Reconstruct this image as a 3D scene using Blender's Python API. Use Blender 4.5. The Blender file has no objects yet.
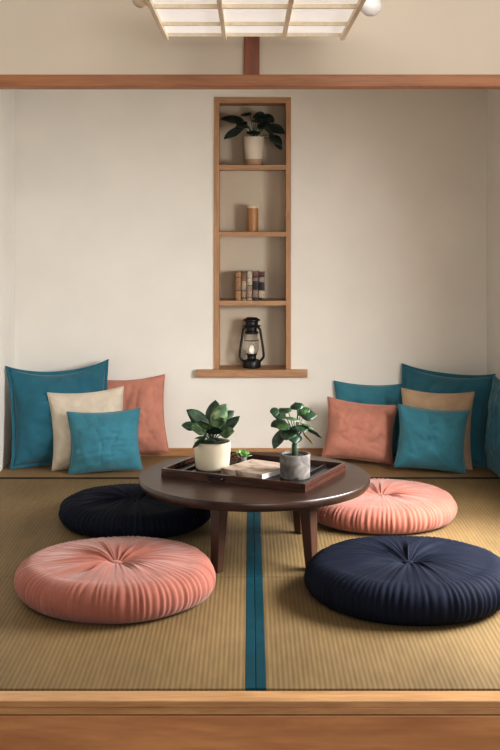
import bpy, bmesh, math, random
from mathutils import Vector, Matrix, noise
PI = math.pi
C = bpy.context.scene.collection
S = bpy.context.scene
F, H, HZ = 1180.0, 1.4, 213.0          # focal length in px, eye height, horizon row

def wx(px, y): return (px - 250.0) / F * y          # x of an image column at depth y
def fy(py, z=0.0): return F * (H - z) / (py - HZ)   # depth of an image row on the height z

# ------------------------------------------------------------------ materials
def mat(name, col, rough=0.6, **k):
    m = bpy.data.materials.new(name); m.use_nodes = True
    b = m.node_tree.nodes['Principled BSDF']
    b.inputs['Base Color'].default_value = (*col, 1); b.inputs['Roughness'].default_value = rough
    for a, v in k.items(): b.inputs[a].default_value = v
    return m
def nt(m): return m.node_tree, m.node_tree.nodes['Principled BSDF']
def N(t, kind, **k):
    n = t.nodes.new(kind)
    for a, v in k.items():
        if a in n.inputs: n.inputs[a].default_value = v
        else: setattr(n, a, v)
    return n
def ramp(t, fac, stops):
    r = t.nodes.new('ShaderNodeValToRGB'); e = r.color_ramp.elements
    while len(e) < len(stops): e.new(0.5)
    for el, (p, c) in zip(e, stops): el.position = p; el.color = (*c, 1)
    t.links.new(fac, r.inputs['Fac']); return r
def coords(t, scale=(1,1,1), rot=(0,0,0), src='Object'):
    tc = t.nodes.new('ShaderNodeTexCoord'); mp = t.nodes.new('ShaderNodeMapping')
    mp.inputs['Scale'].default_value = scale; mp.inputs['Rotation'].default_value = rot
    t.links.new(tc.outputs[src], mp.inputs['Vector']); return mp.outputs['Vector']
def bump(t, b, h, strength, dist):
    n = t.nodes.new('ShaderNodeBump'); n.inputs['Strength'].default_value = strength; n.inputs['Distance'].default_value = dist
    t.links.new(h, n.inputs['Height']); t.links.new(n.outputs['Normal'], b.inputs['Normal'])

def wood(name, dark, light, rough=0.5, scale=(1.2, 14, 14), **k):
    m = mat(name, light, rough, **k); t, b = nt(m)
    v = coords(t, scale)
    n1 = N(t, 'ShaderNodeTexNoise', Scale=2.2, Detail=6.0, Roughness=0.62, Distortion=0.9); t.links.new(v, n1.inputs['Vector'])
    n2 = N(t, 'ShaderNodeTexNoise', Scale=9.0, Detail=3.0); t.links.new(v, n2.inputs['Vector'])
    mx = N(t, 'ShaderNodeMath', operation='MULTIPLY_ADD'); t.links.new(n2.outputs['Fac'], mx.inputs[0]); mx.inputs[1].default_value = 0.35
    t.links.new(n1.outputs['Fac'], mx.inputs[2])
    r = ramp(t, mx.outputs[0], [(0.42, dark), (0.86, light)])
    t.links.new(r.outputs['Color'], b.inputs['Base Color'])
    bump(t, b, mx.outputs[0], 0.12, 0.002)
    return m
def fabric(name, col, rough=0.85, weave=900, var=0.12, sheen=0.25):
    m = mat(name, col, rough); t, b = nt(m)
    b.inputs['Sheen Weight'].default_value = sheen; b.inputs['Sheen Roughness'].default_value = 0.5
    b.inputs['Specular IOR Level'].default_value = 0.2
    v = coords(t)
    n1 = N(t, 'ShaderNodeTexNoise', Scale=14.0, Detail=4.0); t.links.new(v, n1.inputs['Vector'])
    n2 = N(t, 'ShaderNodeTexNoise', Scale=float(weave), Detail=1.0)
    v2 = coords(t, (1, 1, 0.25)); t.links.new(v2, n2.inputs['Vector'])
    ad = N(t, 'ShaderNodeMath', operation='MULTIPLY_ADD'); t.links.new(n2.outputs['Fac'], ad.inputs[0]); ad.inputs[1].default_value = 0.5
    t.links.new(n1.outputs['Fac'], ad.inputs[2])
    lo = tuple(c * (1 - var) for c in col); hi = tuple(min(1, c * (1 + var)) for c in col)
    r = ramp(t, ad.outputs[0], [(0.5, lo), (1.0, hi)])
    t.links.new(r.outputs['Color'], b.inputs['Base Color'])
    bump(t, b, n2.outputs['Fac'], 0.25, 0.001)
    return m
def plaster(name, col):
    m = mat(name, col, 0.9); t, b = nt(m)
    v = coords(t)
    n1 = N(t, 'ShaderNodeTexNoise', Scale=3.0, Detail=5.0); t.links.new(v, n1.inputs['Vector'])
    r = ramp(t, n1.outputs['Fac'], [(0.3, tuple(c*0.965 for c in col)), (0.7, tuple(min(1, c*1.02) for c in col))])
    t.links.new(r.outputs['Color'], b.inputs['Base Color'])
    n2 = N(t, 'ShaderNodeTexNoise', Scale=260.0, Detail=3.0); t.links.new(v, n2.inputs['Vector'])
    bump(t, b, n2.outputs['Fac'], 0.02, 0.0005)
    b.inputs['Specular IOR Level'].default_value = 0.15
    return m
def tatami(name, a, bcol, pitch=0.0155, amp=0.10, bmp=0.20):
    m = mat(name, a, 0.62); t, b = nt(m)
    b.inputs['Specular IOR Level'].default_value = 0.35
    v = coords(t)
    sp = N(t, 'ShaderNodeSeparateXYZ'); t.links.new(v, sp.inputs[0])
    def sine(out, per, phase=None):
        k = N(t, 'ShaderNodeMath', operation='MULTIPLY'); t.links.new(out, k.inputs[0]); k.inputs[1].default_value = 2*PI/per
        o = k.outputs[0]
        if phase is not None:
            p = N(t, 'ShaderNodeMath', operation='ADD'); t.links.new(o, p.inputs[0]); t.links.new(phase, p.inputs[1]); o = p.outputs[0]
        s = N(t, 'ShaderNodeMath', operation='SINE'); t.links.new(o, s.inputs[0]); return s.outputs[0]
    sx = sine(sp.outputs['X'], pitch)
    # rush weave: short rows, each ridge shifted by half a row against the next
    hx = N(t, 'ShaderNodeMath', operation='MULTIPLY'); t.links.new(sp.outputs['X'], hx.inputs[0]); hx.inputs[1].default_value = 1/pitch
    fl = N(t, 'ShaderNodeMath', operation='FLOOR'); t.links.new(hx.outputs[0], fl.inputs[0])
    ph = N(t, 'ShaderNodeMath', operation='MULTIPLY'); t.links.new(fl.outputs[0], ph.inputs[0]); ph.inputs[1].default_value = PI
    sy = sine(sp.outputs['Y'], 0.014, ph.outputs[0])
    h = N(t, 'ShaderNodeMath', operation='MULTIPLY_ADD'); t.links.new(sy, h.inputs[0]); h.inputs[1].default_value = 0.35; t.links.new(sx, h.inputs[2])
    nz = N(t, 'ShaderNodeTexNoise', Scale=60.0, Detail=3.0); v3 = coords(t, (1, 0.12, 1)); t.links.new(v3, nz.inputs['Vector'])
    nl = N(t, 'ShaderNodeTexNoise', Scale=2.5, Detail=3.0); t.links.new(v, nl.inputs['Vector'])
    c1 = N(t, 'ShaderNodeMath', operation='MULTIPLY_ADD'); t.links.new(h.outputs[0], c1.inputs[0]); c1.inputs[1].default_value = amp
    nb = N(t, 'ShaderNodeMath', operation='MULTIPLY_ADD'); t.links.new(nz.outputs['Fac'], nb.inputs[0]); nb.inputs[1].default_value = 0.35; nb.inputs[2].default_value = 0.32; t.links.new(nb.outputs[0], c1.inputs[2])
    c2 = N(t, 'ShaderNodeMath', operation='MULTIPLY_ADD'); t.links.new(nl.outputs['Fac'], c2.inputs[0]); c2.inputs[1].default_value = 0.5; t.links.new(c1.outputs[0], c2.inputs[2])
    r = ramp(t, c2.outputs[0], [(0.35, a), (1.15 if False else 1.0, bcol)])
    t.links.new(r.outputs['Color'], b.inputs['Base Color'])
    bump(t, b, h.outputs[0], bmp, 0.0014)
    return m
def leafmat(name, dark, light, rough=0.4):
    m = mat(name, dark, rough); t, b = nt(m)
    v = coords(t)
    n1 = N(t, 'ShaderNodeTexNoise', Scale=38.0, Detail=3.0, Distortion=0.8); t.links.new(v, n1.inputs['Vector'])
    r = ramp(t, n1.outputs['Fac'], [(0.42, dark), (0.68, light)])
    t.links.new(r.outputs['Color'], b.inputs['Base Color'])
    return m

M = {}
M['wall']   = plaster('wall_plaster', (0.83, 0.80, 0.74))
M['wall2']  = plaster('side_wall_plaster', (0.80, 0.77, 0.71))
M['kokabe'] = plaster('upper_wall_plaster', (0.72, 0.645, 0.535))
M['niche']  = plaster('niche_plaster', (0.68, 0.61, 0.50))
M['ceil']   = plaster('ceiling_board', (0.6, 0.52, 0.42))
M['lintel'] = wood('lintel_wood', (0.27, 0.105, 0.040), (0.46, 0.205, 0.085), 0.5)
M['post']   = wood('short_post_wood', (0.15, 0.048, 0.022), (0.32, 0.105, 0.048), 0.5, (14, 14, 1.2))
M['sill']   = wood('threshold_wood', (0.36, 0.195, 0.085), (0.58, 0.35, 0.17), 0.36)
M['riser']  = wood('step_board_wood', (0.38, 0.18, 0.078), (0.60, 0.32, 0.15), 0.4, (0.8, 7, 7))
M['shelf']  = wood('shelf_wood', (0.37, 0.205, 0.105), (0.52, 0.315, 0.175), 0.5, (2, 20, 20))
M['shelfv'] = wood('shelf_wood_upright', (0.37, 0.205, 0.105), (0.52, 0.315, 0.175), 0.5, (20, 20, 2))
M['base']   = wood('skirting_wood', (0.34, 0.17, 0.07), (0.52, 0.30, 0.14), 0.5)
M['tat1']   = tatami('tatami_rush', (0.095, 0.061, 0.025), (0.275, 0.190, 0.088))
M['tat2']   = tatami('tatami_rush_brown', (0.20, 0.125, 0.058), (0.32, 0.21, 0.105), amp=0.03, bmp=0.08)
M['heri']   = fabric('teal_binding', (0.003, 0.050, 0.068), 0.7, 500, 0.2, 0.0)
M['darkb']  = fabric('dark_brown_binding', (0.022, 0.016, 0.012), 0.8, 500, 0.2, 0.0)
M['floorw'] = wood('corridor_floor_wood', (0.20, 0.09, 0.035), (0.38, 0.19, 0.08), 0.4)
M['salmon'] = fabric('salmon_cotton', (0.335, 0.128, 0.092))
M['salmonp']= fabric('salmon_linen', (0.53, 0.245, 0.180))
M['navy']   = fabric('navy_cotton', (0.0040, 0.0066, 0.0178), 0.8, 900, 0.25, 0.0)
M['teal']   = fabric('teal_linen', (0.056, 0.215, 0.275))
M['teald']  = fabric('deep_teal_linen', (0.028, 0.138, 0.190))
M['cream']  = fabric('cream_linen', (0.60, 0.53, 0.43))
M['tan']    = fabric('tan_linen', (0.45, 0.325, 0.215))
M['table']  = wood('dark_walnut', (0.021, 0.010, 0.007), (0.052, 0.026, 0.017), 0.31, (1.5, 11, 11))
M['leg']    = wood('dark_walnut_leg', (0.034, 0.013, 0.007), (0.090, 0.037, 0.020), 0.4, (11, 11, 1.5))
M['tray']   = wood('tray_wood', (0.030, 0.012, 0.008), (0.085, 0.036, 0.025), 0.25, (3, 30, 30))
M['trayin'] = mat('tray_black_lacquer', (0.010, 0.008, 0.008), 0.25)
M['metal']  = mat('dark_metal', (0.03, 0.03, 0.035), 0.4, Metallic=0.8)
M['creampot'] = plaster('cream_ceramic', (0.60, 0.535, 0.41)); nt(M['creampot'])[1].inputs['Roughness'].default_value = 0.45
M['whitepot'] = plaster('white_ceramic', (0.72, 0.64, 0.53)); nt(M['whitepot'])[1].inputs['Roughness'].default_value = 0.35
M['tanglaze'] = plaster('tan_ceramic', (0.52, 0.36, 0.24))
M['soil']   = mat('soil', (0.025, 0.016, 0.010), 0.95)
def concrete():
    m = mat('grey_concrete', (0.2, 0.18, 0.16), 0.8); t, b = nt(m); v = coords(t)
    n = N(t, 'ShaderNodeTexNoise', Scale=22.0, Detail=6.0, Distortion=1.2); t.links.new(v, n.inputs['Vector'])
    r = ramp(t, n.outputs['Fac'], [(0.35, (0.085, 0.075, 0.066)), (0.7, (0.25, 0.23, 0.205))]); t.links.new(r.outputs['Color'], b.inputs['Base Color'])
    bump(t, b, n.outputs['Fac'], 0.3, 0.003); return m
M['concrete'] = concrete()
M['leafd'] = leafmat('dark_leaf', (0.012, 0.034, 0.018), (0.040, 0.082, 0.038))
M['leafl'] = leafmat('light_leaf', (0.055, 0.11, 0.045), (0.25, 0.33, 0.17))
M['leafm'] = leafmat('mid_leaf', (0.028, 0.075, 0.028), (0.11, 0.20, 0.075))
M['leafy'] = leafmat('yellowing_leaf', (0.16, 0.17, 0.03), (0.35, 0.27, 0.07))
M['leafn'] = leafmat('darkest_leaf', (0.006, 0.016, 0.012), (0.018, 0.040, 0.026))  # darkest greens, used on the topmost shelf plant
M['succ'] = leafmat('succulent_leaf', (0.10, 0.26, 0.07), (0.30, 0.48, 0.18))
M['stem'] = mat('green_stem', (0.05, 0.095, 0.05), 0.6)
M['dried'] = mat('dried_stems', (0.12, 0.05, 0.03), 0.8)
M['paper'] = mat('page_block', (0.80, 0.79, 0.76), 0.8)
def cover():
    m = mat('magazine_cover', (0.6, 0.5, 0.4), 0.35); t, b = nt(m); v = coords(t, (9, 14, 9))
    n = N(t, 'ShaderNodeTexNoise', Scale=1.1, Detail=5.0, Distortion=1.5); t.links.new(v, n.inputs['Vector'])
    r = ramp(t, n.outputs['Fac'], [(0.30, (0.12, 0.07, 0.06)), (0.40, (0.42, 0.31, 0.25)), (0.52, (0.60, 0.50, 0.41))]); t.links.new(r.outputs['Color'], b.inputs['Base Color'])
    return m
M['cover'] = cover()
M['bamboo'] = wood('canister_wood', (0.34, 0.16, 0.06), (0.52, 0.28, 0.12), 0.45, (20, 20, 2))
M['lidw'] = mat('pale_lid', (0.72, 0.60, 0.45), 0.5)
M['black'] = mat('black_enamel', (0.012, 0.012, 0.014), 0.35)
M['glass'] = mat('lantern_glass', (0.95, 0.95, 0.93), 0.03, **{'Transmission Weight': 1.0, 'IOR': 1.25})
def emis(name, col, e, s):
    m = mat(name, col, 0.6); b = nt(m)[1]; b.inputs['Emission Color'].default_value = (*e, 1); b.inputs['Emission Strength'].default_value = s; return m
M['glowcore'] = emis('pale_glowing_core', (0.9, 0.88, 0.8), (1.0, 0.92, 0.75), 0.4)  # pale glowing core for the bright spot in the lantern globe
M['shoji'] = emis('shoji_paper', (0.86, 0.85, 0.82), (1.0, 0.98, 0.95), 0.35)  # faint glow added to whiten the paper of the unlit lamp
M['rib'] = wood('pale_lamp_wood', (0.82, 0.70, 0.52), (0.92, 0.84, 0.68), 0.6, (20, 2, 20))
M['opal'] = mat('opal_white', (0.90, 0.89, 0.87), 0.35)
M['cord'] = mat('black_cord', (0.02, 0.02, 0.02), 0.6)

# ------------------------------------------------------------------ builders
def obj(name, bm, m, parent=None, smooth=False, bevel=0.0, loc=None):
    bmesh.ops.recalc_face_normals(bm, faces=bm.faces)
    if bevel:
        es = [e for e in bm.edges if e.is_manifold and e.calc_face_angle(0) > 0.5]
        bmesh.ops.bevel(bm, geom=es, offset=bevel, segments=2, profile=0.5, affect='EDGES')
    me = bpy.data.meshes.new(name); bm.to_mesh(me); bm.free()
    if smooth:
        me.polygons.foreach_set('use_smooth', [True]*len(me.polygons))
        if smooth == 'auto': me.set_sharp_from_angle(angle=math.radians(38))
    me.materials.append(m)
    o = bpy.data.objects.new(name, me); C.objects.link(o)
    if parent: o.parent = parent
    if loc: o.location = loc
    return o
def thing(name, label, cat, loc=(0,0,0), rot=(0,0,0), group=None):
    o = bpy.data.objects.new(name, None); C.objects.link(o); o.empty_display_size = 0.1
    o.location = loc; o.rotation_euler = rot; tag(o, label, cat, group); return o
def tag(o, label, cat, group=None):
    o['label'] = label; o['category'] = cat
    if group: o['group'] = group
    return o
def struct(name, bm, m, bevel=0.0):
    o = obj(name, bm, m, bevel=bevel); o['kind'] = 'structure'; return o
def box(bm, x0, x1, y0, y1, z0, z1):
    vs = [bm.verts.new(p) for p in ((x0,y0,z0),(x1,y0,z0),(x1,y1,z0),(x0,y1,z0),(x0,y0,z1),(x1,y0,z1),(x1,y1,z1),(x0,y1,z1))]
    for f in ((3,2,1,0),(4,5,6,7),(0,1,5,4),(1,2,6,5),(2,3,7,6),(3,0,4,7)): bm.faces.new([vs[i] for i in f])
    return bm
def bx(*a): return box(bmesh.new(), *a)
def lathe(prof, seg=48, bm=None, center=(0,0,0)):
    bm = bm or bmesh.new(); rings = []; cx, cy, cz = center
    for r, z in prof:
        if r < 1e-5: rings.append([bm.verts.new((cx, cy, cz+z))])
        else: rings.append([bm.verts.new((cx + r*math.cos(2*PI*i/seg), cy + r*math.sin(2*PI*i/seg), cz+z)) for i in range(seg)])
    for a, b in zip(rings, rings[1:]):
        for i in range(seg):
            j = (i+1) % seg
            if len(a) == 1 and len(b) == 1: continue
            if len(a) == 1: bm.faces.new((a[0], b[i], b[j]))
            elif len(b) == 1: bm.faces.new((a[i], b[0], a[j]))
            else: bm.faces.new((a[i], b[i], b[j], a[j]))
    return bm
def tube(pts, rad, seg=8, bm=None, closed=False):
    bm = bm or bmesh.new(); pts = [Vector(p) for p in pts]; n = len(pts)
    if not hasattr(rad, '__len__'): rad = [rad]*n
    rings = []; up = None
    for i, p in enumerate(pts):
        if closed: d = pts[(i+1) % n] - pts[i-1]
        else: d = pts[min(i+1, n-1)] - pts[max(i-1, 0)]
        d.normalize()
        if up is None: up = Vector((0,0,1)) if abs(d.z) < 0.9 else Vector((1,0,0))
        a = d.cross(up).normalized(); b = a.cross(d).normalized(); up = b
        rings.append([bm.verts.new(p + rad[i]*(a*math.cos(2*PI*k/seg) + b*math.sin(2*PI*k/seg))) for k in range(seg)])
    for i in range(n if closed else n-1):
        A, B = rings[i], rings[(i+1) % n]
        for k in range(seg): bm.faces.new((A[k], A[(k+1)%seg], B[(k+1)%seg], B[k]))
    if not closed:
        bm.faces.new(rings[0][::-1]); bm.faces.new(rings[-1])
    return bm
def leaf(bm, base, az, el, L, W, droop=0.8, fold=0.25, n=9, tip=0.9, twist=0.0):
    """one leaf: a midrib that starts along (az, el) and droops, a blade of two folded halves"""
    p = Vector(base); e = el; rows = []
    prev = None
    for i in range(n+1):
        s = i / n
        d = Vector((math.cos(az)*math.cos(e), math.sin(az)*math.cos(e), math.sin(e)))
        side = Vector((-math.sin(az), math.cos(az), 0)); nor = d.cross(side) * -1
        if twist: side, nor = side*math.cos(twist)+nor*math.sin(twist), nor*math.cos(twist)-side*math.sin(twist)
        w = W * (math.sin(PI * s**tip) ** 0.75 if 0 < s < 1 else 0.03)
        wob = 0.05*W*math.sin(9*s+az*3)
        row = [p + side*w*k + nor*(abs(k)*w*fold + wob*abs(k)) for k in (-1, -0.5, 0, 0.5, 1)]
        rows.append([bm.verts.new(q) for q in row])
        p = p + d * (L/n); e -= droop / n
    for a, b in zip(rows, rows[1:]):
        for k in range(4): bm.faces.new((a[k], a[k+1], b[k+1], b[k]))
def solid(o, th=0.0008):
    md = o.modifiers.new('thickness', 'SOLIDIFY'); md.thickness = th; return o

# ------------------------------------------------------------------ room shell
YB, YF = 6.80, 3.463                   # back wall, front edge of the mats
XL, XR = wx(15, YB), wx(487, YB)
sb = F / YB
def zb(py, y=YB): return H - (py - HZ) * y / F
CE = 2.32
nx0, nx1 = wx(216.5, YB), wx(288.5, YB); nz0, nz1 = zb(370), zb(100)
bm = bx(XL-0.1, nx0, YB, YB+0.26, -0.1, CE); box(bm, nx1, XR+0.1, YB, YB+0.26, -0.1, CE)
box(bm, nx0, nx1, YB, YB+0.26, -0.1, nz0); box(bm, nx0, nx1, YB, YB+0.26, nz1, CE)
struct('wall_back', bm, M['wall'])
struct('wall_left', bx(XL-0.1, XL, YF, YB, -0.1, CE), M['wall2'])
WY0, WY1, WZ0, WZ1 = 3.70, 5.22, 0.30, 1.46          # window in the right wall, beside the mats
bm = bx(XR, XR+0.1, YF, WY0, -0.1, CE); box(bm, XR, XR+0.1, WY1, YB, -0.1, CE)
box(bm, XR, XR+0.1, WY0, WY1, -0.1, WZ0); box(bm, XR, XR+0.1, WY0, WY1, WZ1, CE)
struct('wall_right', bm, M['wall2'])
bm = bx(XR+0.01, XR+0.09, WY0, WY0+0.04, WZ0, WZ1); box(bm, XR+0.01, XR+0.09, WY1-0.04, WY1, WZ0, WZ1)
box(bm, XR+0.01, XR+0.09, WY0+0.04, WY1-0.04, WZ0, WZ0+0.04); box(bm, XR+0.01, XR+0.09, WY0+0.04, WY1-0.04, WZ1-0.04, WZ1)
ym = (WY0+WY1)/2; box(bm, XR+0.03, XR+0.07, ym-0.02, ym+0.02, WZ0+0.04, WZ1-0.04)
struct('window_1', bm, M['base'])
struct('ceiling', bx(XL-0.1, XR+0.1, YF, YB+0.26, CE, CE+0.06), M['ceil'])
zl0, zl1 = H + (HZ-86.8)*YF/F, H + (HZ-74.5)*YF/F
bm = bx(-3.0, 3.0, YF+0.03, YF+0.07, zl1, 2.75)
box(bm, -3.0, XL-0.02, YF+0.03, YF+0.10, -0.3, zl1); box(bm, XR+0.02, 3.0, YF+0.03, YF+0.10, -0.3, zl1)
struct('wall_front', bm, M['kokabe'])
struct('trim_1', bx(-3.0, 3.0, YF, YF+0.075, zl0, zl1), M['lintel'], 0.002)
px0, px1 = wx(244, YF), wx(259.5, YF)
struct('trim_2', bx(px0, px1, YF+0.012, YF+0.05, zl1, 2.75), M['post'], 0.0015)
ys = fy(701)
bm = bx(-3.0, 3.0, ys, YF-0.003, -0.042, -0.001)
box(bm, -3.0, 3.0, ys+0.004, YF-0.003, -0.020, 0.0)
struct('trim_3', bx(-3.0, 3.0, ys, YF-0.004, -0.020, 0.0), M['sill'], 0.0025)
bm.free()
struct('trim_4', bx(-3.0, 3.0, ys+0.003, YF-0.004, -0.0405, -0.0205), M['sill'], 0.0015)
struct('trim_5', bx(-3.0, 3.0, ys+0.002, YF-0.004, -0.30, -0.0435), M['riser'], 0.002)
bm = bx(XL-0.1, XR+0.1, YF-0.004, YB+0.2, -0.16, -0.05)
box(bm, -3.0, 3.0, -1.6, YF-0.004, -0.36, -0.30)
struct('floor', bm, M['floorw'])
zbd = 0.0; hb = (457-449)/sb
struct('baseboard_back', bx(XL, XR, YB-0.012, YB, 0.0, hb), M['base'], 0.002)

# ------------------------------------------------------------------ tatami
yseam, ybk = fy(577), fy(478.5)
def mat_tatami(label, x0, x1, y0, y1, m, border=None):
    r = thing('tatami_mat', label, 'tatami mat', ((x0+x1)/2, (y0+y1)/2, -0.05), group=None)
    cx, cy = (x0+x1)/2, (y0+y1)/2
    g = 0.0008; hw = 0.030
    a, b_ = x0+g, x1-g
    if border == 'right': b_ -= hw
    if border == 'left': a += hw
    o = obj('rush_cover', bx(a-cx, b_-cx, y0+g-cy, y1-g-cy, 0, 0.05), m, r, bevel=0.0015)
    if border == 'front':
        obj('cloth_border', bx(a-cx, b_-cx, y0-cy-0.006, y0-cy+0.0006, 0.0, 0.0512), M['darkb'], r)
        o.data.transform(Matrix.Translation((0, 0, 0)))
        obj('cloth_border', bx(a-cx, b_-cx, y0-cy+0.0006, y0-cy+0.016, 0.0501, 0.0514), M['darkb'], r)['label'] = 'dark cloth border along the front edge'
    elif border:
        lo, hi = (b_, x1-g) if border == 'right' else (x0+g, a)
        obj('cloth_border', bx(lo-cx, hi-cx, y0+g-cy, y1-g-cy, 0.0, 0.0512), M['heri'], r, bevel=0.0015)['label'] = 'dark teal cloth border along one long edge'
    return r
xm = wx(255.8, YF)
mat_tatami('straw coloured tatami mat at the left front, between the threshold and the table', XL, xm, YF+0.010, yseam, M['tat1'], 'right')
mat_tatami('straw coloured tatami mat at the right front, under the front navy floor cushion', xm, XR, YF+0.010, yseam, M['tat1'], 'left')
mat_tatami('straw coloured tatami mat left of the teal strip, under the back navy floor cushion', XL, xm, yseam, ybk-0.006, M['tat1'], 'right')
mat_tatami('straw coloured tatami mat right of the teal strip, under the back salmon floor cushion', xm, XR, yseam, ybk-0.006, M['tat1'], 'left')
mat_tatami('browner tatami strip along the back wall, under the leaning pillows', XL, XR, ybk+0.008, YB, M['tat2'], 'front')

# ------------------------------------------------------------------ recessed shelf
t = thing('recessed_shelf', 'tall narrow wooden shelf unit recessed in the cream back wall', 'shelf', (0, YB, zb(372)))
oz = zb(372)
yfz = YB-0.008; ybz = YB+0.18
fx0, fx1 = wx(214, yfz), wx(291, yfz); ix0, ix1 = wx(219.3, yfz), wx(286, yfz)
zt0, zt1 = zb(103, yfz), zb(97.3, yfz); zs0, zs1 = zb(376.6, yfz), zb(369.4, yfz)
L = lambda x0,x1,y0,y1,z0,z1: bx(x0,x1,y0-YB,y1-YB,z0-oz,z1-oz)
for a, b_ in ((fx0, ix0), (ix1, fx1)):
    obj('side_post', L(a, b_, yfz, ybz, zs1, zt0), M['shelfv'], t, bevel=0.001)
obj('top_rail', L(fx0, fx1, yfz, ybz, zt0, zt1), M['shelf'], t, bevel=0.001)
obj('sill_board', L(wx(196, YB-0.03), wx(307.5, YB-0.03), YB-0.035, YB-0.0005, zs0, zs1), M['shelf'], t, bevel=0.002)
obj('sill_board', L(fx0+0.001, fx1-0.001, YB, ybz, zs0+0.002, zs1), M['shelf'], t)
SH = []
for p0, p1 in ((164.9, 169.8), (231.8, 236.6), (300.8, 305.6)):
    a, b_ = zb(p1, yfz), zb(p0, yfz); SH.append(b_)
    obj('shelf_board', L(ix0, ix1, yfz+0.003, ybz, a, b_), M['shelf'], t, bevel=0.001)
SH.append(zs1)
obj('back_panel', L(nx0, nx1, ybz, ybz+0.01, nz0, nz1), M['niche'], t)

# ------------------------------------------------------------------ things on the shelf
def plant_leaves(bm, specs):
    for s in specs: leaf(bm, *s)
yo = YB + 0.075
k = F / yo
r = thing('potted_plant', 'dark leafy plant in a white and tan pot on the topmost shelf', 'potted plant', (wx(254, yo), yo, SH[0]))
ph = 28.5/k; pr = 10.3/k
obj('pot', lathe([(0, 0), (pr*0.78, 0), (pr*0.80, ph*0.06), (pr*0.86, ph*0.22), (pr*0.97, ph*0.65), (pr, ph), (pr*0.9, ph), (pr*0.88, ph*0.86), (0, ph*0.86)], 40), M['whitepot'], r, smooth='auto')
obj('glaze_band', lathe([(pr*0.80, 0.001), (pr*0.815, ph*0.05), (pr*0.875, ph*0.22), (pr*0.86, ph*0.22)], 40), M['tanglaze'], r, smooth='auto')['label'] = 'tan band round the foot'
obj('soil', lathe([(0, ph*0.9), (pr*0.88, ph*0.9), (pr*0.88, ph*0.87)], 24), M['soil'], r)
random.seed(4)
bm = bmesh.new(); st = bmesh.new()
def limb(st, bm, tipx, tipz, L_, W_, y=0.0, out=0.0, el=None, az=None, base=None, droop=0.7, twist=0.0, fold=0.22, sr=0.0028):
    """a stem from the pot mouth to a point, with a leaf growing on from its end"""
    b0 = Vector(base); e0 = Vector((tipx, y, tipz)); mid = (b0+e0)/2 + Vector((0, 0, 0.12*(e0-b0).length))
    pts = [b0*(1-s)**2 + mid*2*s*(1-s) + e0*s*s for s in (0, .25, .5, .75, 1)]
    tube(pts, [sr, sr*.9, sr*.8, sr*.7, sr*.55], 6, st)
    leaf(bm, e0, az, el, L_, W_, droop, fold, twist=twist)
B = (0, 0, ph*0.9)
P = lambda dx, dz: (dx/k, dz/k)        # pixel sizes on the shelf turned into metres
for (dx, dz, y, az, el, L_, W_, dr, tw) in (
    (-9, 47, -.015, PI*1.02, .42, 25, 5.6, .75, .9), (-10, 40, -.03, PI*1.08, -.15, 24, 5.4, .75, -.9), (-5, 42, -.05, -2.2, .4, 19, 7, 1.2, .5),
    (-1, 52, -.02, .2, .25, 14, 6.5, .8, .9), (5, 50, -.02, -.2, .35, 17, 6.5, 1.4, -.9), (2, 46, -.05, -1.3, .4, 17, 7.5, 1.2, .2),
    (12, 42, -.02, .05, .05, 21, 5.8, .9, .9), (15, 34, -.03, -.2, -.45, 17, 5.5, .5, -.9), (-4, 54, .02, 2.4, .6, 14, 6, 1.2, .4), (-1, 38, -.06, -1.5, -.1, 13, 7, .9, 0),
    (9, 40, -.05, -.8, -.1, 20, 6.5, .8, .6), (-7, 44, -.04, -2.5, .2, 17, 6.5, 1.1, -.6), (20, 30, -.03, -.1, -.8, 14, 5, .3, .7), (4, 44, -.06, -.9, .1, 17, 7, .9, -.7), (1, 48, .03, 1.2, .6, 16, 7, 1.0, .3)):
    limb(st, bm, dx/k, dz/k-ph*0.12, L_/k, W_/k, y, az=az, el=el, base=B, droop=dr, twist=tw)
solid(obj('foliage', bm, M['leafn'], r, smooth=True)); obj('stems', st, M['stem'], r, smooth=True)

r = thing('wooden_canister', 'small cylindrical wooden canister with pale lid on the second shelf', 'canister', (wx(252.7, yo), yo, SH[1]))
cr, ch = 5.6/k, 26/k
obj('body', lathe([(0, 0), (cr, 0), (cr, ch*0.90), (0, ch*0.90)], 36), M['bamboo'], r, smooth='auto')
obj('lid', lathe([(0, ch*0.902), (cr*1.03, ch*0.902), (cr*1.03, ch*0.985), (cr*0.96, ch), (0, ch)], 36), M['lidw'], r, smooth='auto')

def bookmat(name, base, bands):
    m = mat(name, base, 0.55); t_, b = nt(m); v = coords(t_)
    sp = N(t_, 'ShaderNodeSeparateXYZ'); t_.links.new(v, sp.inputs[0])
    mr = N(t_, 'ShaderNodeMath', operation='MULTIPLY'); t_.links.new(sp.outputs['Z'], mr.inputs[0]); mr.inputs[1].default_value = 1/0.168
    rr = ramp(t_, mr.outputs[0], [(0.0, base)] + bands); rr.color_ramp.interpolation = 'CONSTANT'
    n = N(t_, 'ShaderNodeTexNoise', Scale=130.0, Detail=2.0); t_.links.new(v, n.inputs['Vector'])
    mx = N(t_, 'ShaderNodeMix', data_type='RGBA', blend_type='MULTIPLY'); mx.inputs['Factor'].default_value = 0.8
    r2 = ramp(t_, n.outputs['Fac'], [(0.4, (0.45, 0.42, 0.4)), (0.6, (1, 1, 1))])
    t_.links.new(rr.outputs['Color'], mx.inputs['A']); t_.links.new(r2.outputs['Color'], mx.inputs['B'])
    t_.links.new(mx.outputs['Result'], b.inputs['Base Color']); return m
tanc, drk, pale, red = (0.42, 0.25, 0.12), (0.03, 0.025, 0.03), (0.58, 0.48, 0.36), (0.18, 0.07, 0.05)
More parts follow.
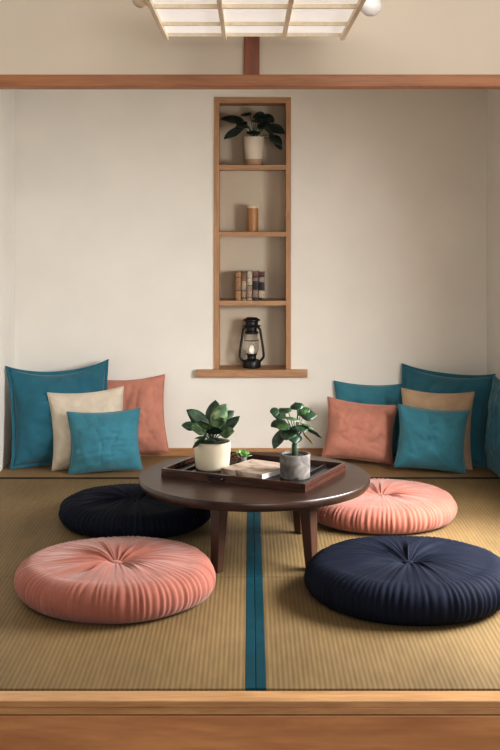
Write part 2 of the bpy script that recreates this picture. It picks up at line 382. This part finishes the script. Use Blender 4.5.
books = [
 (235.6, 241.0, 28.6, 'leftmost book on the third shelf, tan spine with fine bands', (0.46, 0.27, 0.13), [(0.32, red), (0.36, (0.46, 0.27, 0.13)), (0.78, red), (0.81, (0.48, 0.30, 0.16)), (0.95, (0.2, 0.09, 0.05))]),
 (241.5, 246.4, 28.6, 'second book from the left on the third shelf, brown spine with pale lower half', (0.40, 0.30, 0.2), [(0.06, drk), (0.1, (0.42, 0.30, 0.2)), (0.3, (0.2, 0.13, 0.1)), (0.36, pale), (0.66, (0.26, 0.14, 0.08)), (0.95, drk)]),
 (247.0, 252.2, 29.0, 'middle book on the third shelf, pale cream spine', pale, [(0.08, red), (0.12, (0.46, 0.32, 0.22)), (0.5, red), (0.53, (0.62, 0.54, 0.42)), (0.75, (0.4, 0.3, 0.22)), (0.78, (0.62, 0.54, 0.42))]),
 (252.8, 258.4, 28.2, 'fourth book from the left on the third shelf, dark spine with brown top', (0.05, 0.04, 0.04), [(0.1, (0.32, 0.24, 0.18)), (0.36, drk), (0.66, (0.3, 0.22, 0.18)), (0.78, drk), (0.84, (0.24, 0.12, 0.08))]),
 (258.8, 264.6, 28.6, 'rightmost book on the third shelf, dark spine with pale block at foot', (0.05, 0.03, 0.03), [(0.08, pale), (0.34, drk), (0.62, (0.36, 0.28, 0.24)), (0.8, drk), (0.86, (0.16, 0.05, 0.06))]),
]
yb0 = YB + 0.035
kb = F / yb0
for i, (a, b_, hh, lab, base, bands) in enumerate(books):
    x0, x1 = wx(a, yb0), wx(b_, yb0); w = (x1-x0)/2; hgt = hh/kb; d = 0.115
    r = thing('hardback_book', lab, 'book', ((x0+x1)/2, yb0, SH[2]), group='old hardbacks on the third shelf')
    bm = bmesh.new(); n = 7                                # case: rounded spine and two boards
    prof = [(-w*math.cos(PI*q/n), -0.006*math.sin(PI*q/n)) for q in range(n+1)]
    prof = [(-w, d)] + prof + [(w, d), (w-0.0022, d), (w-0.0022, 0.004), (-w+0.0022, 0.004), (-w+0.0022, d)]
    lo = [bm.verts.new((x, y, 0)) for x, y in prof]; hi = [bm.verts.new((x, y, hgt)) for x, y in prof]
    for q in range(len(prof)): bm.faces.new((lo[q], lo[(q+1)%len(prof)], hi[(q+1)%len(prof)], hi[q]))
    bm.faces.new(lo[::-1]); bm.faces.new(hi)
    obj('cover', bm, bookmat('book_cloth_' + ['tan', 'brown', 'cream', 'dark', 'black'][i], base, bands), r)
    obj('pages', bx(-w+0.0024, w-0.0024, 0.005, d-0.004, 0.003, hgt-0.004), M['paper'], r)

# oil lantern
r = thing('oil_lantern', 'black oil lantern with glass globe on the lowest shelf', 'lantern', (wx(251.7, yo), yo, SH[3]))
q = 1.0/k
obj('fuel_tank', lathe([(0, 0), (8.6*q, 0), (9.0*q, 1*q), (9.0*q, 5.5*q), (8.0*q, 7.5*q), (4.6*q, 8.8*q), (4.4*q, 12*q), (5.4*q, 13.2*q), (5.4*q, 14.2*q), (0, 14.2*q)], 40), M['black'], r, smooth='auto')
obj('globe', lathe([(4.6*q, 14.2*q), (6.6*q, 17*q), (7.8*q, 21.5*q), (7.4*q, 26*q), (5.6*q, 31*q), (5.0*q, 34.2*q)], 40), M['glass'], r, smooth=True)
bm = lathe([(0, 14.2*q), (1.5*q, 15*q), (2.3*q, 18*q), (1.6*q, 21*q), (0, 23*q)], 20)
obj('glowing_core', bm, M['glowcore'], r, smooth=True)['label'] = 'bright glowing spot inside the globe'
obj('hood', lathe([(5.2*q, 33.5*q), (6.6*q, 34*q), (6.8*q, 36*q), (5.2*q, 37*q), (5.2*q, 40.2*q), (8.6*q, 41*q), (8.8*q, 42*q), (6.2*q, 43*q), (6.2*q, 46*q), (8.4*q, 47*q), (8.4*q, 48*q), (5.2*q, 50*q), (0, 50.6*q)], 40), M['black'], r, smooth='auto')
for s in (-1, 1):
    pts = [(s*7.0*q, 0, 5*q), (s*10.5*q, 0, 8.6*q), (s*12.0*q, 0, 11.0*q), (s*11.8*q, 0, 15*q), (s*10.6*q, 0, 24*q), (s*9.2*q, 0, 33*q), (s*8.4*q, 0, 38*q), (s*5.2*q, 0, 41.5*q)]
    obj('frame_tube', tube(pts, 1.25*q, 10), M['black'], r, smooth=True)
pts = [(-7.6*q, 0, 27.5*q), (-4*q, -7*q, 27.5*q), (0, -8.6*q, 27.5*q), (4*q, -7*q, 27.5*q), (7.6*q, 0, 27.5*q)]
obj('guard_wire', tube(pts, 0.35*q, 6), M['black'], r, smooth=True)
pts = [(8.8*q*math.cos(a), 2.0*q+5*q*math.sin(a), 42*q - 0.4*q) for a in [PI*i/14 for i in range(15)]]
obj('bail_handle', tube(pts, 0.45*q, 6), M['black'], r, smooth=True)
obj('filler_cap', lathe([(0, 6.5*q), (2*q, 6.5*q), (2*q, 9*q), (0, 9.4*q)], 16, center=(4.6*q, -4.6*q, 0)), M['black'], r, smooth='auto')

# ------------------------------------------------------------------ floor cushions
def fbm(x, y, z): return noise.noise(Vector((x, y, z)))
def floor_cushion(label, x, y, R, T, m, seed, rz):
    r = thing('floor_cushion', label, 'floor cushion', (x, y, 0), (0, 0, rz), 'round tufted cushions round the low table')
    NT = 460
    prof = []
    UE = 0.76
    for i in range(1, 32): prof.append((0.016 + (UE*R-0.016)*(i-1)/30, None))
    for i in range(1, 21):
        a = PI/2 - PI*i/21
        cx = UE*R
        z = T*0.45 + (T*0.45)*math.copysign(abs(math.sin(a))**0.95, math.sin(a))
        prof.append((cx + (R-cx)*abs(math.cos(a))**0.85, z))
    prof += [(0.84*R, 0.0), (0.5*R, 0.0)]
    bm = bmesh.new(); rings = []
    for i, (rr, z) in enumerate(prof):
        ring = []
        for j in range(NT):
            th = 2*PI*j/NT; c, s = math.cos(th), math.sin(th)
            u = rr / R
            long_ = 1 - abs(fbm(c*3.0+seed + 0.5*u, s*3.0, seed*1.7 + 0.4*u))*2.4           # ridged long folds
            fine = fbm(c*13+seed, s*13, 3.1) ; fine2 = fbm(c*26, s*26+seed, u*1.5)
            pl = (2*abs(math.sin(46*th + 2.5*fbm(c*5, s*5, seed)+ 1.4*fbm(c*9, s*9, u*3)))-1.1) * (0.65 + 0.6*fbm(c*7, s*7+seed, 9.0))
            dr = dz = 0.0
            if z is None:
                top = T*0.90*(1 + 0.07*math.sin(PI*min(1, u/UE))) - T*0.08*math.exp(-(u/0.13)**2) - T*0.06*math.exp(-(u/0.32)**2)
                g = (0.45*math.exp(-u/0.30)+0.65*math.exp(-(u/0.60)**2)) * min(1, u/0.22)**1.6
                dz = 0.018*g*(long_-0.4) + 0.007*g*fine + 0.003*g*fine2
                e = max(0, (u-0.58)/(UE-0.58)); dz += 0.0016*e*e*pl
                dz += 0.006*fbm(c*u*2.2+seed, s*u*2.2, 7.7)
                zz = top + dz
            else:
                e = max(0.0, math.sin(PI*min(1, max(0, z/(T*0.98))))) ** 0.6
                zz = z*(1+0.03*fbm(c*2+seed, s*2, 1)) + 0.0015*pl*(1 if z > 0.02 else 0)
                dr = 0.0052*pl*(0.15+0.85*e) + 0.004*fine*e + 0.012*fbm(c*1.3+seed, s*1.3, 4)
                if z == 0.0: zz = 0.0; dr = 0.002*pl
            ring.append(bm.verts.new(((rr+dr)*c, (rr+dr)*s, max(0.0, zz))))
        rings.append(ring)
    c0 = bm.verts.new((0, 0, T*0.76)); cb = bm.verts.new((0, 0, 0))
    for a, b in zip(rings, rings[1:]):
        for j in range(NT): bm.faces.new((a[j], b[j], b[(j+1)%NT], a[(j+1)%NT]))
    for j in range(NT):
        bm.faces.new((c0, rings[0][j], rings[0][(j+1)%NT])); bm.faces.new((cb, rings[-1][(j+1)%NT], rings[-1][j]))
    obj('cushion_cover', bm, m, r, smooth=True)
    br = 0.023
    obj('tuft_button', lathe([(0, 0.006), (br*0.5, 0.0058), (br*0.85, 0.003), (br, -0.002), (br*0.8, -0.008), (0, -0.009)][::-1], 24, center=(0, 0, T*0.80)), m, r, smooth=True)
    return r
floor_cushion('front left salmon pink round floor cushion with pleated side and tufted button', wx(116.5, 4.32), 4.32, 0.362, 0.150, M['salmon'], 1.3, 0.4)
floor_cushion('front right navy blue round floor cushion, cut by the picture edge', wx(408.5, 4.31), 4.31, 0.372, 0.155, M['navy'], 5.2, 1.1)
floor_cushion('back left navy blue round floor cushion partly under the table', wx(136, 5.34), 5.34, 0.346, 0.125, M['navy'], 8.4, 2.0)
floor_cushion('back right salmon pink round floor cushion behind the front navy one', wx(381, 5.42), 5.42, 0.345, 0.130, M['salmon'], 3.7, 2.9)

# ------------------------------------------------------------------ leaning pillows
PILES = []
def pillow(label, w, h, T, m, seed, loc, yaw, lean, roll=0.0, flange=0.0, rest_y=None, rest_x=None, group=None, sag=0.0):
    n = 44; bm = bmesh.new(); G = {}
    for side in (1, -1):
        for i in range(n+1):
            for j in range(n+1):
                u, v = -1 + 2*i/n, -1 + 2*j/n
                edge = i in (0, n) or j in (0, n)
                if side == -1 and edge: G[side, i, j] = G[1, i, j]; continue
                cc = 0.10; cb = cc if v > 0 else 0.045
                x = w/2*u*(1 - cc*(1-v*v)*abs(u)**1.5)
                z = h/2*v*(1 - cb*(1-u*u)*abs(v)**1.5)
                z -= sag*(1-u*u)*max(0, v)**2
                p = max(0.0, (1-abs(u)**2.2)*(1-abs(v)**2.2)) ** 0.62
                q = Vector((u*1.6+seed*3.1, v*1.6, side*0.9+seed))
                wr = noise.noise(q)*0.024 + noise.noise(Vector((q.x*2.0, q.y*2.0, q.z)))*0.009
                cd = min((1-abs(u))+(1-abs(v)), 1.0)                      # folds running in from the corners
                ang = math.atan2(1-abs(v)+1e-4, 1-abs(u)+1e-4)
                wr += 0.007*math.sin(ang*9+seed+u*2)*(1-cd)*min(1, cd*4)
                wr += 0.0045*math.sin(11*u + 3*noise.noise(q*1.5))*max(0, abs(v)-0.3)*p*2
                ca_, sa_ = math.cos(seed*2.3), math.sin(seed*2.3)
                for kk, (fx, fz, am) in enumerate(((1.1, 3.6, 0.010), (3.0, 1.2, 0.007), (2.2, 5.0, 0.004))):
                    rx, rz = u*ca_ - v*sa_, u*sa_ + v*ca_
                    nn = noise.noise(Vector((rx*fx + seed*5 + kk, rz*fz, seed + kk*3.3)))
                    wr -= am*max(0.0, 1 - abs(nn)*5.5)**1.5
                y = -side*(T*(1.15 if side == 1 else 0.42)*p*(1 + 0.18*(-v)) + wr*p*(1.0 if side == 1 else 0.3))
                y += 0.010*noise.noise(Vector((u*1.2+seed, v*1.2, 5)))
                G[side, i, j] = bm.verts.new((x, y, z))
    for side in (1, -1):
        for i in range(n):
            for j in range(n):
                f = (G[side,i,j], G[side,i+1,j], G[side,i+1,j+1], G[side,i,j+1])
                bm.faces.new(f if side == 1 else f[::-1])
    ring = [(i, 0) for i in range(n)] + [(n, j) for j in range(n)] + [(i, n) for i in range(n, 0, -1)] + [(0, j) for j in range(n, 0, -1)]
    rim = [G[1, i, j].co.copy() for i, j in ring]
    Mx = Matrix.Rotation(yaw, 4, 'Z') @ Matrix.Rotation(-lean, 4, 'X') @ Matrix.Rotation(roll, 4, 'Y')
    pts = [Mx @ v.co for v in bm.verts]
    fw = flange
    out = [p + Vector((p.x, 0, p.z)).normalized()*fw for p in rim]
    allp = pts + [Mx @ p for p in out]
    soft = [Mx @ Vector((v.co.x, v.co.y*0.78, v.co.z)) for v in bm.verts]      # stuffing gives a little where two pillows touch
    mz = min(p.z for p in allp)
    x, y = loc
    if rest_y is not None: y = rest_y - max(p.y for p in allp)
    if rest_x is not None: x = rest_x - max(p.x for p in allp) if rest_x > 0 else rest_x - min(p.x for p in allp)
    r = thing('throw_pillow', label, 'pillow', group=group)
    from mathutils.bvhtree import BVHTree
    faces = [[v.index for v in f.verts] for f in bm.faces] if not bm.verts.index_update() else []
    slid = False
    while True:                                        # slide forward until it only touches the pillows behind
        off = Vector((x, y, -mz+0.003))
        tree = BVHTree.FromPolygons([p + off for p in soft], faces)
        if not any(tree.overlap(o) for o in PILES): break
        y -= 0.004; slid = True
    if slid: y -= 0.010
    PILES.append(BVHTree.FromPolygons([p + Vector((x, y, -mz+0.003)) for p in soft], faces))
    r.location = (x, y, -mz + 0.003); r.rotation_euler = Mx.to_euler()
    obj('pillow_cover', bm, m, r, smooth=True)
    if flange:
        fb = bmesh.new(); k_ = len(rim)
        inn = [fb.verts.new(p*0.985 + Vector((0, -0.004, 0))) for p in rim]; inb = [fb.verts.new(p*0.985 + Vector((0, 0.004, 0))) for p in rim]
        wav = [0.004*math.sin(i*0.5+seed) for i in range(k_)]
        oo = [fb.verts.new(p + Vector((0, -0.0015+wav[i], 0))) for i, p in enumerate(out)]; ob = [fb.verts.new(p + Vector((0, 0.0015+wav[i], 0))) for i, p in enumerate(out)]
        for a in range(k_):
            b = (a+1) % k_
            fb.faces.new((inn[a], inn[b], oo[b], oo[a])); fb.faces.new((oo[a], oo[b], ob[b], ob[a])); fb.faces.new((ob[a], ob[b], inb[b], inb[a])); fb.faces.new((inb[a], inb[b], inn[b], inn[a]))
        obj('flange_edge', fb, m, r, smooth='auto')
    else:
        obj('seam_piping', tube(rim, 0.0028, 6, closed=True), m, r, smooth=True)
    return r
D = math.radians
gl, gr = 'pillows leaning on the left of the back wall', 'pillows leaning on the right of the back wall'
Yw = YB - 0.003
pillow('large deep teal pillow with flat flanged edge in the left corner', .56, .535, .10, M['teald'], 1.0, (-1.07, 0), D(22), D(9), D(-1), 0.02, rest_y=Yw-0.07, rest_x=XL+0.004, group=gl, sag=0.03)
pillow('salmon pink pillow against the left of the back wall, behind the cream one', .42, .445, .07, M['salmonp'], 2.0, (wx(129, 6.66), 0), D(-4), D(4), D(-4), rest_y=Yw, group=gl)
pillow('cream linen pillow between the large teal and the small teal pillow', .42, .42, .075, M['cream'], 3.0, (wx(90, 6.55), 6.68), D(12), D(11), D(-3), group=gl)
pillow('small light teal pillow in front of the cream pillow on the left', .395, .33, .08, M['teal'], 4.0, (wx(106, 6.42), 6.6), D(7), D(12), D(-2), group=gl)
pillow('large deep teal pillow in the right corner behind the tan pillow', .52, .49, .09, M['teald'], 5.0, (1.095, 0), D(-26), D(11), D(3), 0.02, rest_y=Yw-0.02, rest_x=XR-0.004, group=gr, sag=0.01)
pillow('deep teal pillow leaning on the right wall, half outside the picture', .36, .52, .04, M['teald'], 6.0, (0, 6.25), D(-84), D(4), 0, rest_x=XR-0.004, group=gr)
pillow('teal pillow against the back wall, behind the right salmon pillow', .43, .42, .07, M['teal'], 7.0, (wx(372.5, 6.66), 0), D(2), D(6), D(2), rest_y=Yw, group=gr)
pillow('tan linen pillow tucked behind the front teal pillow on the right', .40, .42, .065, M['tan'], 8.0, (wx(433, 6.6), 6.72), D(-8), D(9), D(2), group=gr)
pillow('salmon pink pillow at the left end of the right pillow group', .40, .33, .09, M['salmonp'], 9.0, (wx(361, 6.53), 6.58), D(2), D(13), D(7), group=gr)
pillow('light teal pillow in front of the tan pillow on the right', .385, .335, .085, M['teal'], 10.0, (wx(429, 6.47), 6.64), D(-2), D(12), D(5), group=gr)

# ------------------------------------------------------------------ table
TX, TY, TH, TR = wx(254.5, 4.9), 4.9, 0.312, 0.478
r = thing('low_table', 'round dark wooden low table in the middle of the mats', 'table', (TX, TY, 0))
tt = 0.037
obj('tabletop', lathe([(0, TH-tt), (TR-0.016, TH-tt), (TR-0.006, TH-tt+0.004), (TR, TH-tt+0.014), (TR, TH-0.004), (TR-0.003, TH), (0, TH)], 128), M['table'], r, smooth='auto')
for lx, ly in ((-.147, -.30), (.223, -.27), (.20, .26), (-.165, .26)):
    top = Vector((lx*0.94, ly*0.88, TH-tt-0.0003)); bot = Vector((lx, ly, 0.0022))
    bm = bmesh.new(); rt, rb = 0.038, 0.025; w = 0.10
    A = [bm.verts.new(bot + Vector((rb*math.cos(PI/2*i+w), rb*math.sin(PI/2*i+w), 0))) for i in range(4)]
    Bv = [bm.verts.new(top + Vector((rt*math.cos(PI/2*i+w), rt*math.sin(PI/2*i+w), 0))) for i in range(4)]
    for i in range(4): bm.faces.new((A[i], A[(i+1)%4], Bv[(i+1)%4], Bv[i]))
    bm.faces.new(A[::-1]); bm.faces.new(Bv)
    obj('leg', bm, M['leg'], r, bevel=0.003)

# ------------------------------------------------------------------ tray
ta = math.atan2(-0.287, 0.592)
tw_, td_ = 0.645, 0.435
c = Vector((0.019, 4.925))
r = thing('serving_tray', 'dark wooden rectangular tray with stepped rim lying on the round table', 'tray', (c.x, c.y, TH), (0, 0, ta))
w2, d2 = tw_/2, td_/2; hr = 0.034; th = 0.011
obj('tray_base', bx(-w2+0.004, w2-0.004, -d2+0.004, d2-0.004, 0.0005, 0.016), M['trayin'], r)['label'] = 'glossy black tray floor'
def rail(x0, x1, y0, y1, ax):
    bm = bx(x0, x1, y0, y1, 0.0005, 0.018)
    e = 0.004
    if ax == 'x': box(bm, x0, x1, y0+e, y1-e, 0.018, 0.022); box(bm, x0, x1, y0, y1, 0.022, hr)
    else: box(bm, x0+e, x1-e, y0, y1, 0.018, 0.022); box(bm, x0, x1, y0, y1, 0.022, hr)
    return bm
obj('rim_rail', rail(-w2, w2, -d2, -d2+th, 'x'), M['tray'], r); obj('rim_rail', rail(-w2, w2, d2-th, d2, 'x'), M['tray'], r)
obj('rim_rail', rail(-w2, -w2+th, -d2+th, d2-th, 'y'), M['tray'], r); obj('rim_rail', rail(w2-th, w2, -d2+th, d2-th, 'y'), M['tray'], r)
for x in (-w2+0.075, w2-0.085):
    obj('divider', bx(x-0.004, x+0.004, -d2+th+.0003, d2-th-.0003, 0.0162, 0.025), M['trayin'], r)
bm = tube([(-0.03, -d2-0.001, 0.020), (-0.024, -d2-0.011, 0.018), (0, -d2-0.015, 0.017), (0.024, -d2-0.011, 0.018), (0.03, -d2-0.001, 0.020)], 0.0035, 8)
box(bm, -0.036, -0.022, -d2-0.0035, -d2-0.0002, 0.008, 0.028); box(bm, 0.022, 0.036, -d2-0.0035, -d2-0.0002, 0.008, 0.028)
o = obj('pull_handle', bm, M['metal'], r); o['label'] = 'small dark metal handle'; o.location.x = -0.065
ZT = TH + 0.0165

# ------------------------------------------------------------------ plants on the tray
# cream pot plant
x, y = -0.158, 4.955; k = F/y
r = thing('potted_plant', 'broad leafed green plant in a cream ceramic pot on the tray', 'potted plant', (x, y, ZT))
pr = 18.2/k; ph = 0.114
obj('pot', lathe([(0, 0), (pr*0.84, 0), (pr*0.89, 0.003), (pr*0.925, ph*0.10), (pr*0.97, ph*0.35), (pr, ph*0.65), (pr, ph*0.98), (pr*0.985, ph), (pr*0.94, ph), (pr*0.93, ph*0.86), (0, ph*0.86)], 56), M['creampot'], r, smooth='auto')
obj('soil', lathe([(0, ph*0.98), (pr*0.6, ph*0.96), (pr*0.925, ph*0.93), (pr*0.925, ph*0.87)], 32), M['soil'], r)
dk = bmesh.new(); lt = bmesh.new(); st = bmesh.new()
B = (0.0, 0, ph*0.9)
for (bmx, dx, dz, yy, az, el, L_, W_, dr, tw) in (
    (dk, -4, 41, .0, PI*.97, .95, 30, 7.5, .5, 1.15), (lt, 2, 41, -.01, .35, 1.30, 29, 8.5, .4, -1.2), (dk, 0, 42, .02, 1.4, 1.25, 30, 9, .4, 0),
    (dk, 5, 38, -.02, -.1, .70, 29, 6.2, .05, -.95), (lt, -2, 41, -.03, PI*1.06, .50, 21, 7, .7, 1.0), (lt, 3, 42, -.03, -1.2, 1.15, 24, 8.5, .9, 0),
    (dk, -15, 44, -.01, PI*1.02, .35, 16, 5, .5, 1.0), (dk, -5, 39, -.05, PI*1.12, -.55, 20, 6, .3, -.8), (dk, 0, 34, -.05, -1.57, .5, 14, 8.5, 1.0, 0),
    (dk, 5, 35, -.05, -.8, .2, 14, 7, .8, .3), (lt, -4, 43, -.04, -1.9, 1.0, 23, 8.5, .9, .1), (dk, 6, 40, .01, .6, 1.0, 26, 8, .5, -1.0),
    (dk, -7, 36, -.03, -2.5, .3, 13, 7, .8, -.3), (lt, 8, 38, -.04, -.4, .55, 16, 6, .6, -1.0), (dk, 1, 38, -.03, -1.4, .9, 18, 9, .7, 0), (dk, -6, 40, .02, 2.6, .9, 26, 8, .6, .9)):
    limb(st, bmx, dx/k, dz/k-0.012, L_/k, W_/k, yy, az=az, el=el, base=B, droop=dr, twist=tw, sr=0.0032)
solid(obj('foliage', dk, M['leafd'], r, smooth=True)); solid(obj('young_foliage', lt, M['leafl'], r, smooth=True)); obj('stems', st, M['stem'], r, smooth=True)
# concrete pot plant
x, y = wx(295, 4.79), 4.79; k = F/y
r = thing('potted_plant', 'small leaved green plant in a grey concrete pot on the tray', 'potted plant', (x, y, ZT))
pr = 15.2/k; ph = 0.096
obj('pot', lathe([(0, 0), (pr*0.96, 0), (pr*0.985, 0.003), (pr, ph*0.5), (pr, ph-0.002), (pr*0.99, ph), (pr*0.87, ph), (pr*0.87, ph*0.86), (0, ph*0.86)], 48), M['concrete'], r, smooth='auto')
obj('soil', lathe([(0, ph*0.94), (pr*0.865, ph*0.90), (pr*0.865, ph*0.87)], 32), M['soil'], r)
st = tube([(0, 0, ph*0.88), (-0.003, 0, ph+0.03), (0.004, 0, ph+0.07), (0.0, 0, ph+0.095)], [0.013, 0.011, 0.009, 0.006], 10)
dk = bmesh.new(); lt = bmesh.new(); ye = bmesh.new()
B = (0.002, 0, ph+0.055)
for (bmx, dx, dz, yy, az, el, L_, W_, dr, tw) in (
    (dk, -10, 56, -.02, PI*1.05, .1, 15, 5.5, .9, .5), (dk, -13, 49, -.03, PI*1.2, -.9, 20, 5.2, .3, .2), (dk, -9, 60, 0, PI*.95, .5, 14, 4.6, .8, .7),
    (dk, -4, 52, -.05, -2.0, -.3, 18, 6.5, .6, .1), (lt, -2, 60, -.03, -1.8, .5, 15, 7, 1.0, .2), (lt, 3, 62, -.01, .4, .9, 15, 5.5, 1.1, -.5),
    (dk, 5, 62, -.02, .1, .35, 17, 6, .8, -.6), (lt, 7, 55, -.04, -.7, .2, 15, 6, 1.0, .3), (dk, 11, 50, -.02, -.1, -.25, 18, 5.2, .7, .4),
    (dk, 2, 55, -.06, -1.2, .1, 15, 6.8, 1.0, 0), (ye, 7, 48, -.04, -.35, -.7, 16, 4.2, .3, .5), (dk, -6, 63, .03, 2.3, .6, 14, 6, .9, .2), (lt, -7, 55, -.04, PI*1.25, .1, 14, 6, .9, .4),
    (dk, 3, 67, .0, 1.8, .9, 12, 5, .8, .2), (dk, -16, 64, .0, PI*1.0, .5, 9, 4.2, .8, .8), (dk, 8, 58, .03, .7, .3, 16, 6, .8, -.2), (dk, 0, 48, -.05, -1.7, -.6, 14, 5.5, .4, .3)):
    limb(st, bmx, dx/k, dz/k, L_*1.05/k, W_*1.38/k, yy, az=az, el=el, base=B, droop=dr, twist=tw, sr=0.0028)
solid(obj('foliage', dk, M['leafd'], r, smooth=True)); solid(obj('young_foliage', lt, M['leafm'], r, smooth=True))
solid(obj('faded_leaf', ye, M['leafy'], r, smooth=True))['label'] = 'yellowing drooping leaf'
obj('stems', st, M['stem'], r, smooth=True)

# magazine stack and sprigs
u = Vector((math.cos(D(-31)), math.sin(D(-31)), 0))
def book(label, cx, cy, z, wd, dp, thk, rot):
    r = thing('paperback_book', label, 'book', (cx, cy, z), (0, 0, rot))
    a, b_ = wd/2, dp/2
    obj('page_block', bx(-a+0.0012, a-0.0012, -b_+0.001, b_-0.0012, 0.0014, thk-0.0014), M['paper'], r)
    bm = bx(-a, a, -b_, b_, thk-0.0013, thk); box(bm, -a, a, -b_, b_, 0, 0.0013); box(bm, -a, a, -b_-0.0008, -b_, 0, thk)
    obj('cover', bm, M['cover'], r)
    return r
Lc = Vector((-0.125, 4.850)); uu = Vector((math.cos(D(-35)), math.sin(D(-35)))); vv = Vector((-uu.y, uu.x))
cc = Lc + uu*0.105 + vv*0.12
book('thick pale covered paperback lying in the tray between the two plants', cc.x, cc.y, ZT, 0.205, 0.225, 0.022, D(-35))
r = thing('succulent', 'tiny bright green succulent in the tray behind the pale book', 'succulent', (-0.035, 5.10, ZT))
obj('pot', lathe([(0, 0), (0.020, 0), (0.025, 0.022), (0.022, 0.022), (0, 0.019)], 24), M['concrete'], r, smooth='auto')
bm = bmesh.new(); random.seed(3)
for i in range(22):
    a = i*2.4; f = i/22
    leaf(bm, (0.004*math.cos(a), 0.004*math.sin(a), 0.02), a, 0.15+1.1*(1-f), 0.030+0.012*f, 0.008, 0.25, 0.35, n=5)
solid(obj('rosette', bm, M['succ'], r, smooth=True), 0.002)
r = thing('dried_sprig', 'brown dried sprig lying in the tray beside the cream pot', 'dried sprig', (-0.075, 5.06, ZT))
bm = bmesh.new(); random.seed(8)
for i in range(9):
    a = random.uniform(-0.5, 0.9); l = random.uniform(.04, .07)
    p0 = Vector((-0.03, -0.01+0.002*i, 0.004)); p1 = p0 + Vector((l*math.cos(a), l*math.sin(a)*.6, 0.016+random.uniform(0, .02)))
    tube([p0, (p0+p1)/2+Vector((0, 0, .006)), p1], [.0018, .0016, .0012], 5, bm)
    lathe([(0, -0.005), (0.0045, -0.002), (0.005, 0.002), (0, 0.006)], 8, bm, tuple(p1))
obj('seed_heads', bm, M['dried'], r, smooth=True)

# ------------------------------------------------------------------ lamp in front of the lintel
LZ = 1.874
yfar, ynear = 3.185, 2.42
r = thing('pendant_lamp', 'square white paper pendant lamp with pale wooden ribs hanging above', 'pendant lamp', (0.014, (yfar+ynear)/2, LZ))
ox, oy = 0.014, (yfar+ynear)/2
ribs = [wx(166, 3.2), wx(224.5, 3.2), wx(284, 3.2), wx(343, 3.2)]
xa, xb = ribs[0], ribs[3]
LB = lambda x0,x1,y0,y1,z0,z1: bx(x0-ox,x1-ox,y0-oy,y1-oy,z0,z1)
obj('paper_panel', LB(xa, xb, ynear, yfar, 0.012, 0.016), M['shoji'], r)
obj('paper_panel', LB(xa+0.004, xb-0.004, ynear+.004, yfar-.004, 0.110, 0.114), M['shoji'], r)
for x in ribs:
    obj('rib', LB(x-0.0055, x+0.0055, ynear-0.02, yfar+0.035, -0.003, 0.0118), M['rib'], r, bevel=0.001)
for i, yy in enumerate((yfar-0.003, 3.0, 2.745, 2.48)):
    hw = (0.0025, 0.004, 0.006, 0.006)[i]
    obj('cross_bar', LB(xa+.006, xb-.006, yy-hw, yy+hw, 0.002, 0.0116), M['rib'], r)
for yy in (ynear+0.004, yfar-0.004):
    obj('side_paper', LB(xa+0.008, xb-0.008, yy-0.001, yy+0.001, 0.0165, 0.1095), M['shoji'], r)
for x in (xa+0.006, xb-0.006):
    obj('side_paper', LB(x-0.001, x+0.001, ynear+0.004, yfar-0.004, 0.0165, 0.1095), M['shoji'], r)
bm = lathe([(0, -0.0255)] + [(0.0255*math.cos(a), 0.0255*math.sin(a)) for a in [-PI/2+PI*i/14 for i in range(1, 14)]] + [(0, 0.0255)], 28)
o = obj('end_knob', bm, M['opal'], r, smooth=True); o.location = (xb+0.028-ox, 2.74-oy, 0.008); o['label'] = 'round white knob'
bm = lathe([(0, -0.02)] + [(0.020*math.cos(a), 0.020*math.sin(a)) for a in [-PI/2+PI*i/14 for i in range(1, 14)]] + [(0, 0.02)], 28)
o = obj('end_knob', bm, M['lidw'], r, smooth=True); o.location = (xa-0.020-ox, 2.68-oy, 0.012); o['label'] = 'round knob tinted tan for shade'  # tan colour stands in for shade on this side's ball
obj('cord', tube([(0, 0, 0.114), (0, 0, 2.70-LZ)], 0.004, 8), M['cord'], r)
struct('ceiling_corridor', bx(-3.0, 3.0, 0.9, YF+0.03, 2.70, 2.75), M['ceil'])

# ------------------------------------------------------------------ light
def area(name, loc, target, size, size_y, power, col):
    d = bpy.data.lights.new(name, 'AREA'); d.shape = 'RECTANGLE'; d.size = size; d.size_y = size_y; d.energy = power; d.color = col
    o = bpy.data.objects.new(name, d); C.objects.link(o); o.location = loc
    o.rotation_euler = (Vector(target) - Vector(loc)).to_track_quat('-Z', 'Y').to_euler(); return o
area('window_light', (XR+0.62, 4.45, 1.5), (-0.9, 5.5, 0.6), 2.1, 1.3, 255, (0.98, 0.985, 1.0))
area('corridor_fill', (0.9, -0.2, 1.7), (0.0, 5.2, 0.5), 1.8, 1.2, 42, (1.0, 0.985, 0.97))  # soft fill added in front to brighten camera-facing sides
area('upper_wall_fill', (0.0, 1.0, 2.45), (0.0, YF, 2.05), 1.6, 0.3, 14, (1.0, 0.97, 0.93))  # unseen fill added to brighten the wall above the lintel
w = bpy.data.worlds.new('World'); S.world = w; w.use_nodes = True
bg = w.node_tree.nodes['Background']; bg.inputs['Color'].default_value = (1.0, 0.97, 0.93, 1); bg.inputs['Strength'].default_value = 0.17

# ------------------------------------------------------------------ camera
cam = bpy.data.cameras.new('Camera'); co = bpy.data.objects.new('Camera', cam); C.objects.link(co)
co.location = (0, 0, H); co.rotation_euler = (PI/2, 0, 0)
cam.sensor_fit = 'VERTICAL'; cam.sensor_height = 36.0; cam.lens = F/750*36.0
cam.shift_y = -(375.0-HZ)/750.0
S.camera = co
S.view_settings.view_transform = 'Standard'; S.view_settings.look = 'None'
S.view_settings.exposure = 0.48; S.view_settings.gamma = 0.84
S.cycles.use_denoising = True
